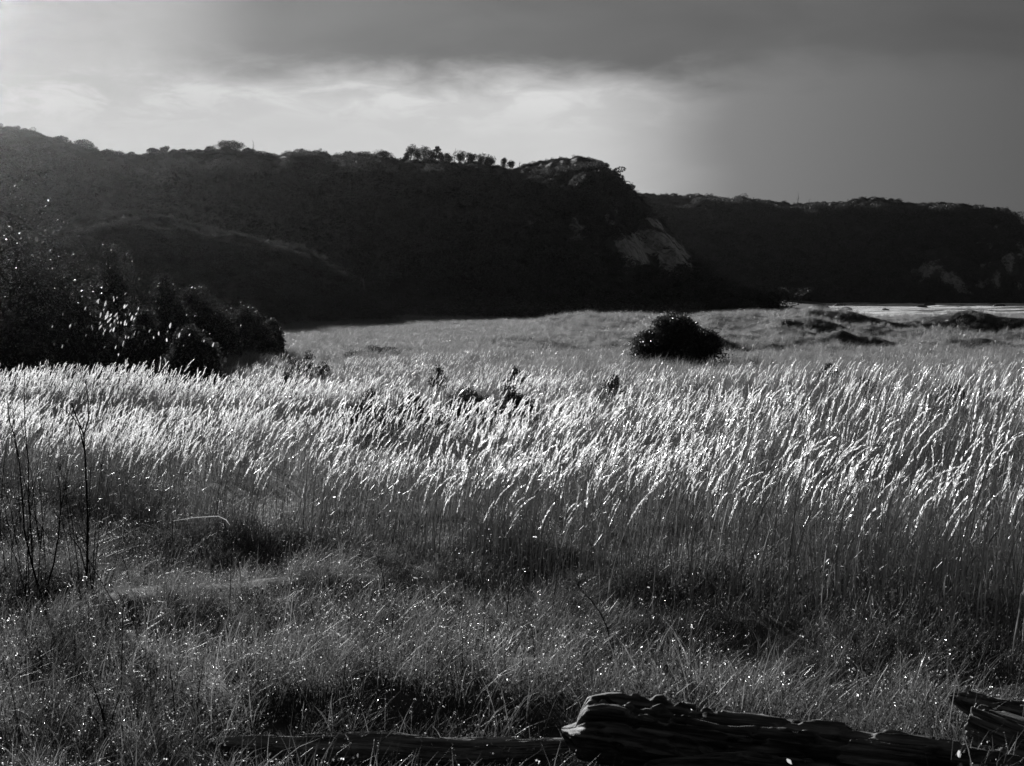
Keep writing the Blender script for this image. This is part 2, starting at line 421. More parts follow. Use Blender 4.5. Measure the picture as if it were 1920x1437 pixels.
make_hill('headland', 'black flat topped headland with a steep end dropping into the sea', HEAD_CREST, HEAD_FOOT, -3.0, 300, 420, 60, 2.2,
          [(1760, 500, 50, 25, .55), (1850, 460, 40, 30, .5), (1900, 500, 25, 40, .6), (1800, 535, 50, 15, .6), (1480, 545, 60, 8, .4)], 71, 900, 1990, expo=1.7, jag=1.6)

# ------------------------------------------------------------------ scattered vegetation (one object per uncountable mass)
def variants(tagname, meshes):
    c = bpy.data.collections.new(tagname)
    for i, me in enumerate(meshes):
        c.objects.link(bpy.data.objects.new('%s_%02d' % (tagname, i), me))
    return c

def scatter(name, pts, rot, scl, idx, coll, label, cat):
    pts = np.asarray(pts, float); n = len(pts)
    me = bpy.data.meshes.new(name); me.vertices.add(n); me.vertices.foreach_set('co', pts.ravel())
    a = me.attributes.new('rot', 'FLOAT_VECTOR', 'POINT'); a.data.foreach_set('vector', np.asarray(rot, np.float32).ravel())
    scl = np.asarray(scl, np.float32)
    if scl.ndim == 1: scl = np.repeat(scl[:, None], 3, 1)
    a = me.attributes.new('scl', 'FLOAT_VECTOR', 'POINT'); a.data.foreach_set('vector', scl.ravel())
    a = me.attributes.new('idx', 'INT', 'POINT'); a.data.foreach_set('value', np.asarray(idx, np.int32))
    me.update()
    o = bpy.data.objects.new(name, me); COL.objects.link(o)
    g = bpy.data.node_groups.new(name + '_scatter', 'GeometryNodeTree')
    g.interface.new_socket('Geometry', in_out='INPUT', socket_type='NodeSocketGeometry')
    g.interface.new_socket('Geometry', in_out='OUTPUT', socket_type='NodeSocketGeometry')
    t = NT(g)
    gi = t.node('NodeGroupInput'); go = t.node('NodeGroupOutput')
    ip = t.node('GeometryNodeInstanceOnPoints')
    ci = t.node('GeometryNodeCollectionInfo'); ci.inputs['Collection'].default_value = coll
    ci.inputs['Separate Children'].default_value = True; ci.inputs['Reset Children'].default_value = True
    def attr(nm, typ):
        q = t.node('GeometryNodeInputNamedAttribute', data_type=typ); q.inputs['Name'].default_value = nm
        return next(s for s in q.outputs if s.enabled and s.name == 'Attribute')
    e2r = t.node('FunctionNodeEulerToRotation'); t.l.new(attr('rot', 'FLOAT_VECTOR'), e2r.inputs[0])
    t.l.new(gi.outputs[0], ip.inputs['Points']); t.l.new(ci.outputs[0], ip.inputs['Instance'])
    ip.inputs['Pick Instance'].default_value = True
    t.l.new(attr('idx', 'INT'), ip.inputs['Instance Index'])
    t.l.new(e2r.outputs[0], ip.inputs['Rotation']); t.l.new(attr('scl', 'FLOAT_VECTOR'), ip.inputs['Scale'])
    t.l.new(ip.outputs[0], go.inputs[0])
    md = o.modifiers.new('scatter', 'NODES'); md.node_group = g
    return tag(o, label, cat, kind='stuff')

WIND = np.array([1.0, -0.10, 0.0])

def unit(v): v = np.asarray(v, float); return v / np.linalg.norm(v)

def add_plume(mb, base, direction, length, rng, nsp=64, fat=1.0, mi=1, droop=1.0):
    """feathery seed head bending with the wind"""
    n = 9; d = unit(direction); p = np.array(base, float); pts = [p.copy()]; dirs = [d.copy()]
    bend = droop * rng.uniform(-0.03, 0.10)
    for i in range(n):
        d = unit(d + WIND * bend + np.array([0, 0, -0.045 * droop * (i / n + .1)]) + rng.normal(size=3) * 0.025)
        p = p + d * length / n; pts.append(p.copy()); dirs.append(d.copy())
    pts = np.array(pts); dirs = np.array(dirs)
    tube(mb, [Vector(q) for q in pts[::2]], 0.0013, 3, 0, False)
    s = rng.random(nsp) ** 0.9 * n
    i0 = np.minimum(s.astype(int), n - 1); f = (s - i0)[:, None]
    B = pts[i0] * (1 - f) + pts[i0 + 1] * f; D = dirs[i0]
    R = rng.normal(size=(nsp, 3)); R -= (R * D).sum(1)[:, None] * D; R /= np.linalg.norm(R, axis=1)[:, None]
    taper = np.sin(np.clip(s / n, 0.03, 1) * math.pi * 0.86 + 0.28)
    L = (rng.uniform(0.028, 0.055, nsp) * fat * (0.45 + 0.55 * taper))[:, None]
    dr = D * 0.95 + R * 0.27 * fat + WIND * 0.10; dr /= np.linalg.norm(dr, axis=1)[:, None]
    Sd = np.cross(dr, rng.normal(size=(nsp, 3))); Sd /= np.linalg.norm(Sd, axis=1)[:, None]
    wd = rng.uniform(0.0018, 0.0034, nsp)[:, None] * fat
    V = np.empty((nsp, 4, 3)); V[:, 0] = B; V[:, 1] = B + dr * L * .45 + Sd * wd; V[:, 2] = B + dr * L; V[:, 3] = B + dr * L * .45 - Sd * wd
    mb.addq(V.reshape(-1, 3), np.arange(nsp * 4).reshape(-1, 4), mi)

def reed_clump(seed, heads, n=15, H=1.25, spread=0.22, nleaf=2, fat=1.0, plen=(.20, .34), droop=1.0, thick=1.0):
    rng = np.random.default_rng(seed); mb = MB()
    for k in range(n):
        b = np.array([rng.normal() * spread, rng.normal() * spread, -0.05])
        h = H * (1.06 - 0.50 * rng.random() ** 1.6); lean = rng.uniform(0.04, 0.24); ly = rng.normal() * 0.06; lx = rng.normal() * 0.05
        T = np.linspace(0, 1, 6)
        pts = [b + np.array([lx * t + lean * h * t ** 2.4, ly * t * h, h * t * (1 - .04 * t)]) for t in T]
        tube(mb, [Vector(p) for p in pts], [q_ * thick for q_ in (0.0036, .0033, .0029, .0024, .0019, .0014)], 3, 2, False)
        for q in range(nleaf):
            t0 = rng.uniform(0.05, 0.72); p0 = b + np.array([lx * t0 + lean * h * t0 ** 2.4, ly * t0 * h, h * t0])
            az = rng.uniform(0, 2 * math.pi); dd = np.array([math.cos(az), math.sin(az), 0]) * rng.uniform(.15, .5) + WIND * 0.22
            ln = rng.uniform(0.28, 0.62) * h / 1.2; sd = unit(np.cross(dd, [0, 0, 1]) + rng.normal(size=3) * .3)
            lp = [p0 + dd * ln * u * (0.5 + 0.7 * u) + np.array([0, 0, ln * (0.95 * u - 0.75 * u * u * rng.uniform(.4, 1.3))]) for u in (0, .3, .6, .85, 1.0)]
            ribbon(mb, lp, [.0022, .0040, .0036, .0024, .0004], sd, 0)
        if rng.random() < heads:
            add_plume(mb, pts[-1], pts[-1] - pts[-2], rng.uniform(*plen), rng, fat=fat, droop=droop)
    return mb.mesh('reed_clump', [M['stalk'], M['head'], M['stem']])

reed_vars = variants('reed', [reed_clump(100 + i, 0.55, n=14, fat=1.15, plen=(.16, .34), droop=.9) for i in range(6)] + [reed_clump(150 + i, 0.62, fat=.80, plen=(.16, .34), droop=1.3) for i in range(6)] + [reed_clump(200 + i, 0.10, nleaf=3) for i in range(5)] + [reed_clump(260 + i, 0.75, n=6, spread=.30, nleaf=1, fat=.85, plen=(.18, .34), droop=1.2, thick=1.75) for i in range(5)])

def grass_tuft(seed, n, lo, hi, spread, width, mat_i=0, glints=0, mats=None, segs=4, wind=0.35):
    rng = np.random.default_rng(seed); mb = MB()
    for k in range(n):
        b = np.array([rng.normal() * spread, rng.normal() * spread, -0.03]); ln = rng.uniform(lo, hi)
        az = rng.uniform(0, 2 * math.pi); dd = np.array([math.cos(az), math.sin(az), 0]) * rng.uniform(.05, .55) + WIND * wind * rng.uniform(.3, 1.3)
        sd = unit(np.cross(dd, [0, 0, 1]) + rng.normal(size=3) * .4)
        U = np.linspace(0, 1, segs + 1); cu = rng.uniform(.1, .55)
        lp = [b + dd * ln * u * (.35 + .75 * u) + np.array([0, 0, ln * (u - cu * u * u)]) for u in U]
        ribbon(mb, lp, width * np.interp(U, [0, .3, .7, 1], [.7, 1, .75, .08]), sd, 0)
        if rng.random() < glints:  # tiny bright quads at the blade tip stand in for specular glints
            C = np.array([lp[-1] + rng.normal(size=3) * .006 for _ in range(rng.integers(1, 4))])
            v, q = leaf_quads(C, rng.uniform(.005, .011), rng.uniform(.0035, .007), rng, .4, .1); mb.addq(v, q, 1)
    return mb

short_m = []
for i in range(9):
    m = grass_tuft(300 + i, 40, .12, .50, .10, .0022, glints=.30)
    rng = np.random.default_rng(900 + i)
    C = np.stack([rng.normal(size=26) * .12, rng.normal(size=26) * .12, rng.uniform(.02, .16, 26)], -1)     # small ground leaves
    v, q = leaf_quads(C, rng.uniform(.012, .03, 26), rng.uniform(.008, .016, 26), rng, .2, .12); m.addq(v, q, 0)
    g2 = grass_tuft(350 + i, 3, .22, .50, .10, .0024, glints=.3, wind=.35); m.addq(np.concatenate(g2.v), np.array([f for f in g2.f if len(f) == 4]), 0)
    short_m.append(m.mesh('short_tuft', [M['blade'], M['seed']]))
short_vars = variants('short_grass', short_m)
marram_vars = variants('marram', [grass_tuft(400 + i, 46, .40, .85, .17, .0050, segs=3, wind=.30).mesh('marram_tuft', [M['marram'], M['head']]) for i in range(6)])

rng = np.random.default_rng(7)
def wedge_points(y0, y1, dens, margin=1.25, rng=rng, xlo=None, xhi=None):
    """random ground points over the strip of land y0..y1, a little wider than the view"""
    half = lambda y: 0.36 * y * margin + 2.0
    n = int(dens * (y1 - y0) * (half(y0) + half(y1)))
    y = rng.uniform(y0, y1, n); x = rng.uniform(-1, 1, n) * half(y1)
    k = np.abs(x) < half(y); return x[k], y[k]

def tall_factor(x, y):
    """reed height in metres over the field"""
    p = px_of(x, y)
    h = np.interp(p, [0, 500, 900, 1500, 1920], [1.12, 1.20, 1.36, 1.66, 1.78])
    fall = np.interp(p, [250, 600], [0, 1])
    h = h * (1 - 0.27 * fall * sstep(y, 15, 27)) * (1 - 0.30 * sstep(y, 30, 40))
    pst = y - reed_front(x, y)
    h = h * (1 - .48 * np.exp(-((pst - 3.4) / 1.3) ** 2) * np.interp(p, [1400, 1650], [0, 1]))
    band = sstep(fbm(x / 6.5 + 2, y / 2.6, 3, 222), .34, .56)
    band = np.maximum(band, 1 - sstep(y - reed_front(x, y), 1.5, 4.5))
    return h * (0.84 + 0.32 * fbm(x / 2.0, y / 2.0, 3, 22)) * (0.50 + 0.50 * band)

DARK_PATCHES = [(820, 28.2, 2.6, 1.7), (700, 28.5, 1.9, 1.6), (940, 28.2, 1.7, 1.6), (1620, 34, 3.0, 2.2), (1790, 32.5, 2.0, 1.8), (560, 44, 1.6, 2.5), (560, 49, 1.6, 2.5), (330, 40, 3.0, 4.0), (120, 44, 6, 6.0), (1275, 59, 3.4, 4.5)]
def patch_mask(x, y):
    mk = np.zeros_like(x)
    for (p, Y, rx, ry) in DARK_PATCHES:
        X0 = (p - 960) / FPX * Y
        mk = np.maximum(mk, np.exp(-((x - X0) / rx) ** 2 - ((y - Y) / ry) ** 2))
    return mk

def place(x, y, zoff=0.0): return np.stack([x, y, ground_h(x, y) + zoff], -1)

# tall plumed reeds
xs, ys = [], []
for (a, b, d) in ((9.5, 24, 9), (24, 40, 8), (40, 60, 6)):
    x, y = wedge_points(a, b, d); xs.append(x); ys.append(y)
x = np.concatenate(xs); y = np.concatenate(ys)
fr = reed_front(x, y) + 1.6 * (fbm(x / 1.6, y / 1.6, 3, 61) - 0.5) * 2
far = np.interp(px_of(x, y), [0, 380, 480, 900, 1050, 1920], [36, 38, 54, 54, 43, 41])
keep = (y > fr) & (y < far + 6 * (fbm(x / 3, y / 3, 2, 3) - .5)) & (rng.random(len(x)) > 1.1 * patch_mask(x, y)) 
gap = fbm(x / 2.2 + 40, y / 1.4, 3, 92)
keep &= ~((gap < 0.36) & (rng.random(len(x)) < 0.8))
x = x[keep]; y = y[keep]
p = px_of(x, y); past = y - reed_front(x, y)
headp = np.interp(p, [0, 250, 600, 1000, 1400, 1920], [1.0, 1.0, .80, .88, .60, .52]) * (1 - .88 * sstep(past, 1.5, 4.5) * np.interp(p, [1100, 1550], [0, 1])) * (1 - .45 * sstep(y, 26, 36) * np.interp(p, [300, 900], [0, 1])) * np.where(p < 800, sstep(past, 0.5, 3.5) * .9 + .1, sstep(past, -0.2, 1.5) * .8 + .2)
headp *= .15 + .85 * sstep(fbm(x / 4.2 + 9, y / 2.4, 3, 15), .28, .50)
has = rng.random(len(x)) < headp
slim = rng.random(len(x)) < np.interp(p, [0, 700, 1500, 1920], [.05, .2, .85, 1.0])
idx = np.where(has, np.where(slim, rng.integers(6, 12, len(x)), rng.integers(0, 6, len(x))), rng.integers(12, 17, len(x)))
fs = (past < 1.6) & (rng.random(len(x)) < np.interp(p, [300, 900], [.35, .85]))
idx = np.where(fs, rng.integers(17, 22, len(x)), idx)
sc = tall_factor(x, y) / 1.25 * rng.uniform(.86, 1.12, len(x))
rot = np.stack([rng.normal(size=len(x)) * .05, rng.normal(size=len(x)) * .06, rng.normal(size=len(x)) * .45], -1)
scatter('plumed_reed_grass', place(x, y), rot, sc, idx, reed_vars, 'tall backlit reed grass with white feathery plumes bending in the wind', 'reed grass')
print('reeds', len(x))

# short wet meadow grass in front and among the reed feet
x, y = wedge_points(6.6, 22, 46, 1.2)
keep = (y < reed_front(x, y) + 3.0) & (fbm(x / .9, y / .7, 3, 19) > .29)
pp_ = px_of(x, y)
keep &= ~((pp_ > 380) & (pp_ < 1060) & (y > 8.5) & (y < 9.25) & (rng.random(len(x)) < .88))
keep &= ~((pp_ > 1100) & (pp_ < 1850) & (y > 7.6) & (y < 9.15))
x = x[keep]; y = y[keep]
idx = rng.integers(0, 9, len(x)); sc = rng.uniform(.5, 1.25, len(x)) * (0.25 + 1.55 * fbm(x / 1.3, y / 1.1, 3, 45))
rot = np.stack([rng.normal(size=len(x)) * .08, rng.normal(size=len(x)) * .08, rng.normal(size=len(x)) * .8], -1)
scatter('meadow_grass', place(x, y), rot, sc, idx, short_vars, 'short dewy grass glinting around the driftwood logs', 'grass')
print('short', len(x))

# marram over the flat behind the reeds and on the dunes
xs, ys = [], []
for (a, b, d) in ((34, 66, 3.5), (66, 132, 5.0), (132, 205, 2.2)):
    x, y = wedge_points(a, b, d, 1.15); xs.append(x); ys.append(y)
x = np.concatenate(xs); y = np.concatenate(ys)
gh = ground_h(x, y)
keep = (gh > -1.3) & (rng.random(len(x)) > 0.9 * patch_mask(x, y)) & ~((y > 132) & (x / y > 0.12)) & ~((x / y < -0.20) & (y > 40))
x = x[keep]; y = y[keep]
idx = rng.integers(0, 6, len(x)); sc = rng.uniform(.6, 1.1, len(x)) * (0.55 + 0.8 * fbm(x / 5, y / 5, 3, 46)) * np.where(y > 132, .8, np.where(y > 66, .75, 1))
rot = np.stack([rng.normal(size=len(x)) * .08, rng.normal(size=len(x)) * .08, rng.normal(size=len(x)) * .7], -1)
scatter('dune_grass', place(x, y), rot, sc, idx, marram_vars, 'pale marram grass covering the flat and the low dunes behind the reeds', 'dune grass')
print('marram', len(x))

# scrub over the hills
def scrub_mesh(seed, n=150, leaf=.13):
    r = np.random.default_rng(seed); mb = MB()
    for k in range(r.integers(3, 6)):
        c = np.array([r.normal() * .33, r.normal() * .3, .30 + r.random() * .30]); q = n // 4
        C = c + blob_points(r, q, (.42, .38, .34), .55)
        v, f = leaf_quads(C, r.uniform(.6, 1.4, q) * leaf, r.uniform(.5, .9, q) * leaf, r, .3, .12); mb.addq(v, f, 0)
    C = np.stack([r.uniform(-.2, .75, 14), r.normal(size=14) * .35, r.uniform(.55, .95, 14)], -1)
    v, f = leaf_quads(C, .16, .07, r, .4, .1); mb.addq(v, f, 0)
    return mb.mesh('scrub_bush', [M['scrub']])
scrub_vars = variants('scrub', [scrub_mesh(500 + i) for i in range(7)])

def crown_mesh(seed, n=1200, leaf=.062):
    r = np.random.default_rng(seed); mb = MB(); k = r.integers(5, 9)
    for j in range(k):
        c = np.array([r.normal() * .30, r.normal() * .26, .12 + r.random() * .40]); q = n // k; rr = r.uniform(.16, .30)
        C = c + blob_points(r, q, (rr * 1.25, rr, rr * .8), .75)
        v, f = leaf_quads(C, r.uniform(.6, 1.4, q) * leaf, r.uniform(.5, .9, q) * leaf, r, .3, .12); mb.addq(v, f, 0)
    return mb.mesh('scrub_crown', [M['scrub']])
crown_vars = variants('crown', [crown_mesh(550 + i) for i in range(9)])

def scrub_on(hill, name, label, n, lo, hi, seed, crest_boost=0.0, rocklim=.12, crest_max=1.3):
    H = HILLS[hill]; r = np.random.default_rng(seed); P = H['P']; R = H['R']
    nt = H['nt'] + 3; A = P[:nt - 1, :-1]; B = P[:nt - 1, 1:]; C = P[1:nt, :-1]; D = P[1:nt, 1:]
    area = np.linalg.norm(np.cross(B - A, C - A), axis=2).ravel()
    cell = r.choice(area.size, n, p=area / area.sum())
    if crest_boost:
        rows = r.integers(H['nt'] - 3, H['nt'], int(n * crest_boost)); cols = r.integers(0, A.shape[1], len(rows))
        cell = np.concatenate([cell, rows * A.shape[1] + cols])
    u = r.random(len(cell))[:, None]; v = r.random(len(cell))[:, None]
    g = lambda Z: Z.reshape(-1, 3)[cell]
    pts = (g(A) * (1 - u) + g(B) * u) * (1 - v) + (g(C) * (1 - u) + g(D) * u) * v
    rk = R[:nt - 1, :-1].ravel()[cell]
    k = rk < rocklim
    rowt = (cell // A.shape[1])[k] / H['nt']; pts = pts[k]; n2 = len(pts)
    s = lo + (hi - lo) * r.random(n2) ** 2
    patch = 0.6 + 0.8 * fbm(pts[:, 0] / 8, pts[:, 1] / 8 + pts[:, 2] / 6, 3, seed)
    s = s * patch
    s = s * (1 - .6 * sstep(rowt, .66, .84))
    s = np.where(rowt > .84, np.minimum(s, crest_max * np.where(r.random(n2) < .10, r.uniform(1.1, 1.5, n2), r.uniform(.5, 1.1, n2))), s)
    pts[:, 2] -= .12 * s
    rot = np.stack([r.normal(size=n2) * .2, r.normal(size=n2) * .2, r.normal(size=n2) * .6], -1)
    scl = np.stack([s * r.uniform(.9, 1.5, n2), s, s * r.uniform(.55, 1.0, n2)], -1)
    scatter(name, pts, rot, scl, r.integers(0, 9, n2), crown_vars, label, 'scrub')

scrub_on('hill', 'hill_scrub', 'wind cut dark scrub blanketing the main hill', 7500, 1.3, 5.6, 81, .40)
scrub_on('hill_spur', 'spur_scrub', 'wind cut scrub blanketing the low spur, lit along its crest', 6000, .6, 2.2, 82, .3, crest_max=.8)
scrub_on('headland', 'headland_scrub', 'black scrub blanketing the distant headland', 6000, 3.5, 11.0, 83, .7, crest_max=1.8)
# low scrub along the foot of the hill
x, y = wedge_points(150, 215, .55, 1.1); k = (x / y > -.19) & (x / y < .13) & (y > np.interp(px_of(x, y), [400, 700, 1100, 1400], [150, 178, 165, 160])); x = x[k]; y = y[k]
s = rng.uniform(.8, 2.4, len(x)) * (0.5 + fbm(x / 9, y / 9, 3, 14))
scatter('foot_scrub', place(x, y, -.1), np.stack([x * 0, x * 0, rng.uniform(-.7, .7, len(x))], -1), np.stack([s * 1.5, s, s * .75], -1), rng.integers(0, 7, len(x)), scrub_vars,
        'low dark scrub along the foot of the main hill', 'scrub')

# ------------------------------------------------------------------ shrubs and trees
def shrub(name, label, group, X, Y, height, width, seed, lobes=7, leaves=2600, leaf=.09, mat='shrub', depth=None, zbase=None, lean=0.15, pointed=0.0, upright=0.3, lobe_scale=1.0, ragged=.78):
    r = np.random.default_rng(seed)
    z0 = float(ground_h(np.array([X]), np.array([Y]))[0]) if zbase is None else zbase
    root = empty(name, (X, Y, z0)); depth = depth or width * .8
    stems = MB(); fol = MB()
    per = leaves // lobes
    for k in range(lobes):
        a = r.uniform(-1, 1); b = r.uniform(-1, 1)
        top = height * (1 - (0.45 + pointed) * abs(a) ** 1.5) * r.uniform(ragged, 1.0)
        if k == 0: a = 0.0; b = 0.0; top = height * 0.97
        rx = width * r.uniform(.20, .31) * lobe_scale; rz = min(height * r.uniform(.24, .38) * lobe_scale, top * .5)
        c = np.array([a * (width * .5 - rx * .8) + lean * top * .3, b * (depth * .5 - rx * .6), top - rz])
        C = c + blob_points(r, per, (rx, rx * .95, rz), .70)
        C += (r.normal(size=(per, 3)) * leaf * .7)
        v, q = leaf_quads(C, r.uniform(.6, 1.5, per) * leaf, r.uniform(.35, .75, per) * leaf, r, upright, .12, WIND, .25); fol.addq(v, q, 0)
        # skirt of lower leaves down to the ground
        nl = per // 2
        C = np.stack([c[0] + r.normal(size=nl) * rx * .75, c[1] + r.normal(size=nl) * rx * .7, r.uniform(.02, 1, nl) * max(c[2], .1)], -1)
        v, q = leaf_quads(C, r.uniform(.8, 1.6, nl) * leaf, r.uniform(.4, .8, nl) * leaf, r, upright, .12); fol.addq(v, q, 0)
        p0 = Vector((a * width * .08, b * depth * .08, -.05)); p1 = Vector(c)
        mid = p0.lerp(p1, .5) + Vector((r.normal() * .08 * height, r.normal() * .08 * height, .05 * height))
        tr = .012 * height + .008
        tube(stems, [p0, p0.lerp(mid, .5), mid, p1], [tr, tr * .8, tr * .6, tr * .3], 5)
        for t in range(3):
            e = p1 + Vector((r.normal() * rx * .8, r.normal() * rx * .8, rz * r.uniform(.5, 1.15)))
            tube(stems, [mid.lerp(p1, .6), p1.lerp(e, .5), e], [tr * .4, tr * .25, tr * .08], 4)
    fol.build('foliage', [M[mat]], root); stems.build('stem', [M['bark']], root)
    return tag(root, label, 'shrub', group)

def shrub_px(name, label, group, px, pytop, wpx, Y, seed, **kw):
    X = (px - 960) / FPX * Y
    z0 = float(ground_h(np.array([X]), np.array([Y]))[0])
    h = at(px, pytop, Y).z - z0
    return shrub(name, label, group, X, Y, h, wpx / FPX * Y, seed, **kw)

GL = 'shrubs in the thicket beside the reeds'
left = [('shrub', 'massive dark rounded shrub at the edge of the thicket beneath the bare branched tree', 30, 452, 220, 53, 1, dict(lobes=12, leaves=9000)),
        ('shrub', 'dark round headed shrub with a glinting crown between tree and pointed shrub', 95, 455, 90, 56, 2, dict(lobes=6, leaves=4500)),
        ('shrub', 'tall pointed black shrub rising from the thicket', 205, 452, 150, 62, 3, dict(lobes=9, leaves=6000, pointed=.3)),
        ('shrub', 'dark spreading shrub just right of the pointed shrub, leaf tips glinting', 300, 505, 130, 60, 4, dict(lobes=8, leaves=5500)),
        ('shrub', 'dark domed shrub on the falling side of the thicket', 370, 530, 150, 64, 5, dict(lobes=9, leaves=5500)),
        ('shrub', 'low dark shrub where the thicket runs down to the pale flat', 455, 570, 120, 68, 6, dict(lobes=8, leaves=4500)),
        ('shrub', 'lowest shrub at the tip of the thicket, fringed with reed plumes', 505, 600, 60, 70, 7, dict(lobes=5, leaves=2600)),
        ('shrub', 'squat black bush standing in front of the thicket among reed plumes', 352, 608, 110, 43, 8, dict(lobes=8, leaves=5000)),
        ('shrub', 'dark bush in front of the pointed shrub behind the shining broad leaves', 145, 545, 150, 50, 9, dict(lobes=8, leaves=5000)),
        ('shrub', 'shadowed bush between the shining broad leaves and the squat black bush', 265, 575, 120, 50, 10, dict(lobes=7, leaves=4500)),
        ('shrub', 'shadowed scrubby bush low at the foot of the bare branched tree', 20, 590, 150, 47, 11, dict(lobes=7, leaves=4500))]
for nm, lb, px, pt, wp, Y, sd, kw in left:
    kw['leaves'] = int(kw['leaves'] * 2.2); kw['lobes'] *= 3
    shrub_px(nm, lb, GL, px, pt, wp, Y, 1000 + sd, leaf=.12, lobe_scale=.50, ragged=.55, **kw)
shrub_px('shrub', 'dark bush continuing the thicket beyond the bare branched tree', GL, -130, 470, 200, 52, 1100, lobes=10, leaves=6000, leaf=.11)

# plant with large shining leaves in the thicket
r = np.random.default_rng(55)
Y0 = 41.0; X0 = (205 - 960) / FPX * Y0; z0 = float(ground_h(np.array([X0]), np.array([Y0]))[0])
root = empty('broad_leaf_plant', (X0, Y0, z0))
mbs = MB()
for k in range(110):
    px = 212 + r.normal() * 26; py = 598 + r.normal() * 24 - (px - 205) * .1
    if k % 3 == 0: px = r.uniform(60, 420); py = 655 - abs(r.normal()) * 30
    T = at(px, min(max(py, 540), 668), Y0 + r.normal() * .4) - Vector((X0, Y0, z0))
    lm = MB(); ln = r.uniform(.05, .17); up = unit([r.normal() * .25 + .12, r.normal() * .25, 1.0]); sd = unit(np.cross(up, [r.normal(), 1.2, .2]))
    pts = [np.array(T) + up * ln * u + WIND * ln * .25 * u * u for u in (0, .25, .5, .75, 1)]
    ribbon(lm, pts, np.array([.008, .03, .036, .025, .003]) * ln / .22, sd, 0)
    lm.build('leaf', [M['bigleaf']], root)
    if k % 3 == 0:
        b = Vector((T.x * .4, r.normal() * .1, -.02)); tube(mbs, [b, b.lerp(T, .5) + Vector((.05, 0, .1)), T], [.012, .009, .004], 4)
mbs.build('stem', [M['weed']], root)
tag(root, 'broad leaved plant with brightly shining leaves against the dark thicket', 'plant')

# lone bush on the dune flat and low bushes among the reeds
shrub_px('bush', 'lone black dome shaped bush standing on the pale flat before the dunes', None, 1260, 583, 136, 62, 1201, lobes=40, leaves=17000, leaf=.11, lean=0, lobe_scale=.40, ragged=.5)
shrub_px('bush', 'low black bush spreading beside the lone dome shaped bush', None, 1325, 612, 76, 61, 1202, lobes=6, leaves=3500, leaf=.10)
for i, (px, pt, wp, Y, lb) in enumerate([
        (690, 730, 80, 28.6, 'low dark bush behind the white plumes, at the thicket end of the row'),
        (770, 737, 60, 28.2, 'small ragged dark bush second in the row behind the white plumes'),
        (870, 722, 90, 28.8, 'broad dark bush in the middle of the row behind the white plumes'),
        (950, 720, 90, 28.4, 'dark bush at the dune end of the row behind the white plumes')]):
    shrub_px('low_bush', lb, 'row of low bushes among the reeds', px, pt, wp * 1.6, Y, 1300 + i, lobes=18, leaves=5200, leaf=.05, lobe_scale=.42, upright=.9, ragged=.45)
for i, (px, pt, wp, Y, lb) in enumerate([
        (535, 690, 40, 38, 'small spiky dark bush in the bright flat near the thicket tip'),
        (820, 678, 26, 40, 'tiny dark tree like bush poking from the shining flat'),
        (965, 680, 40, 41, 'small dark bush close to a bare twig on the shining flat'),
        (1150, 695, 46, 37, 'small tufted dark bush on the flat before the lone black bush'),
        (1555, 672, 46, 45, 'grey tufted bush on the flat below the dunes'),
        (1620, 700, 110, 36, 'long low dark bush in the grey reeds on the seaward side'),
        (1790, 712, 90, 34, 'low dark bush with plumes around it on the seaward side'),
        (575, 648, 60, 50, 'flat dark bush on the shining flat beside the thicket tip'),
        (700, 640, 90, 66, 'flat dark bush far back on the shining flat')]):
    shrub_px('low_bush', lb, 'low bushes scattered over the flat', px, pt + 9, wp * 1.4, Y, 1400 + i, lobes=14, leaves=2400, leaf=.06, lobe_scale=.42, upright=.9, ragged=.45)

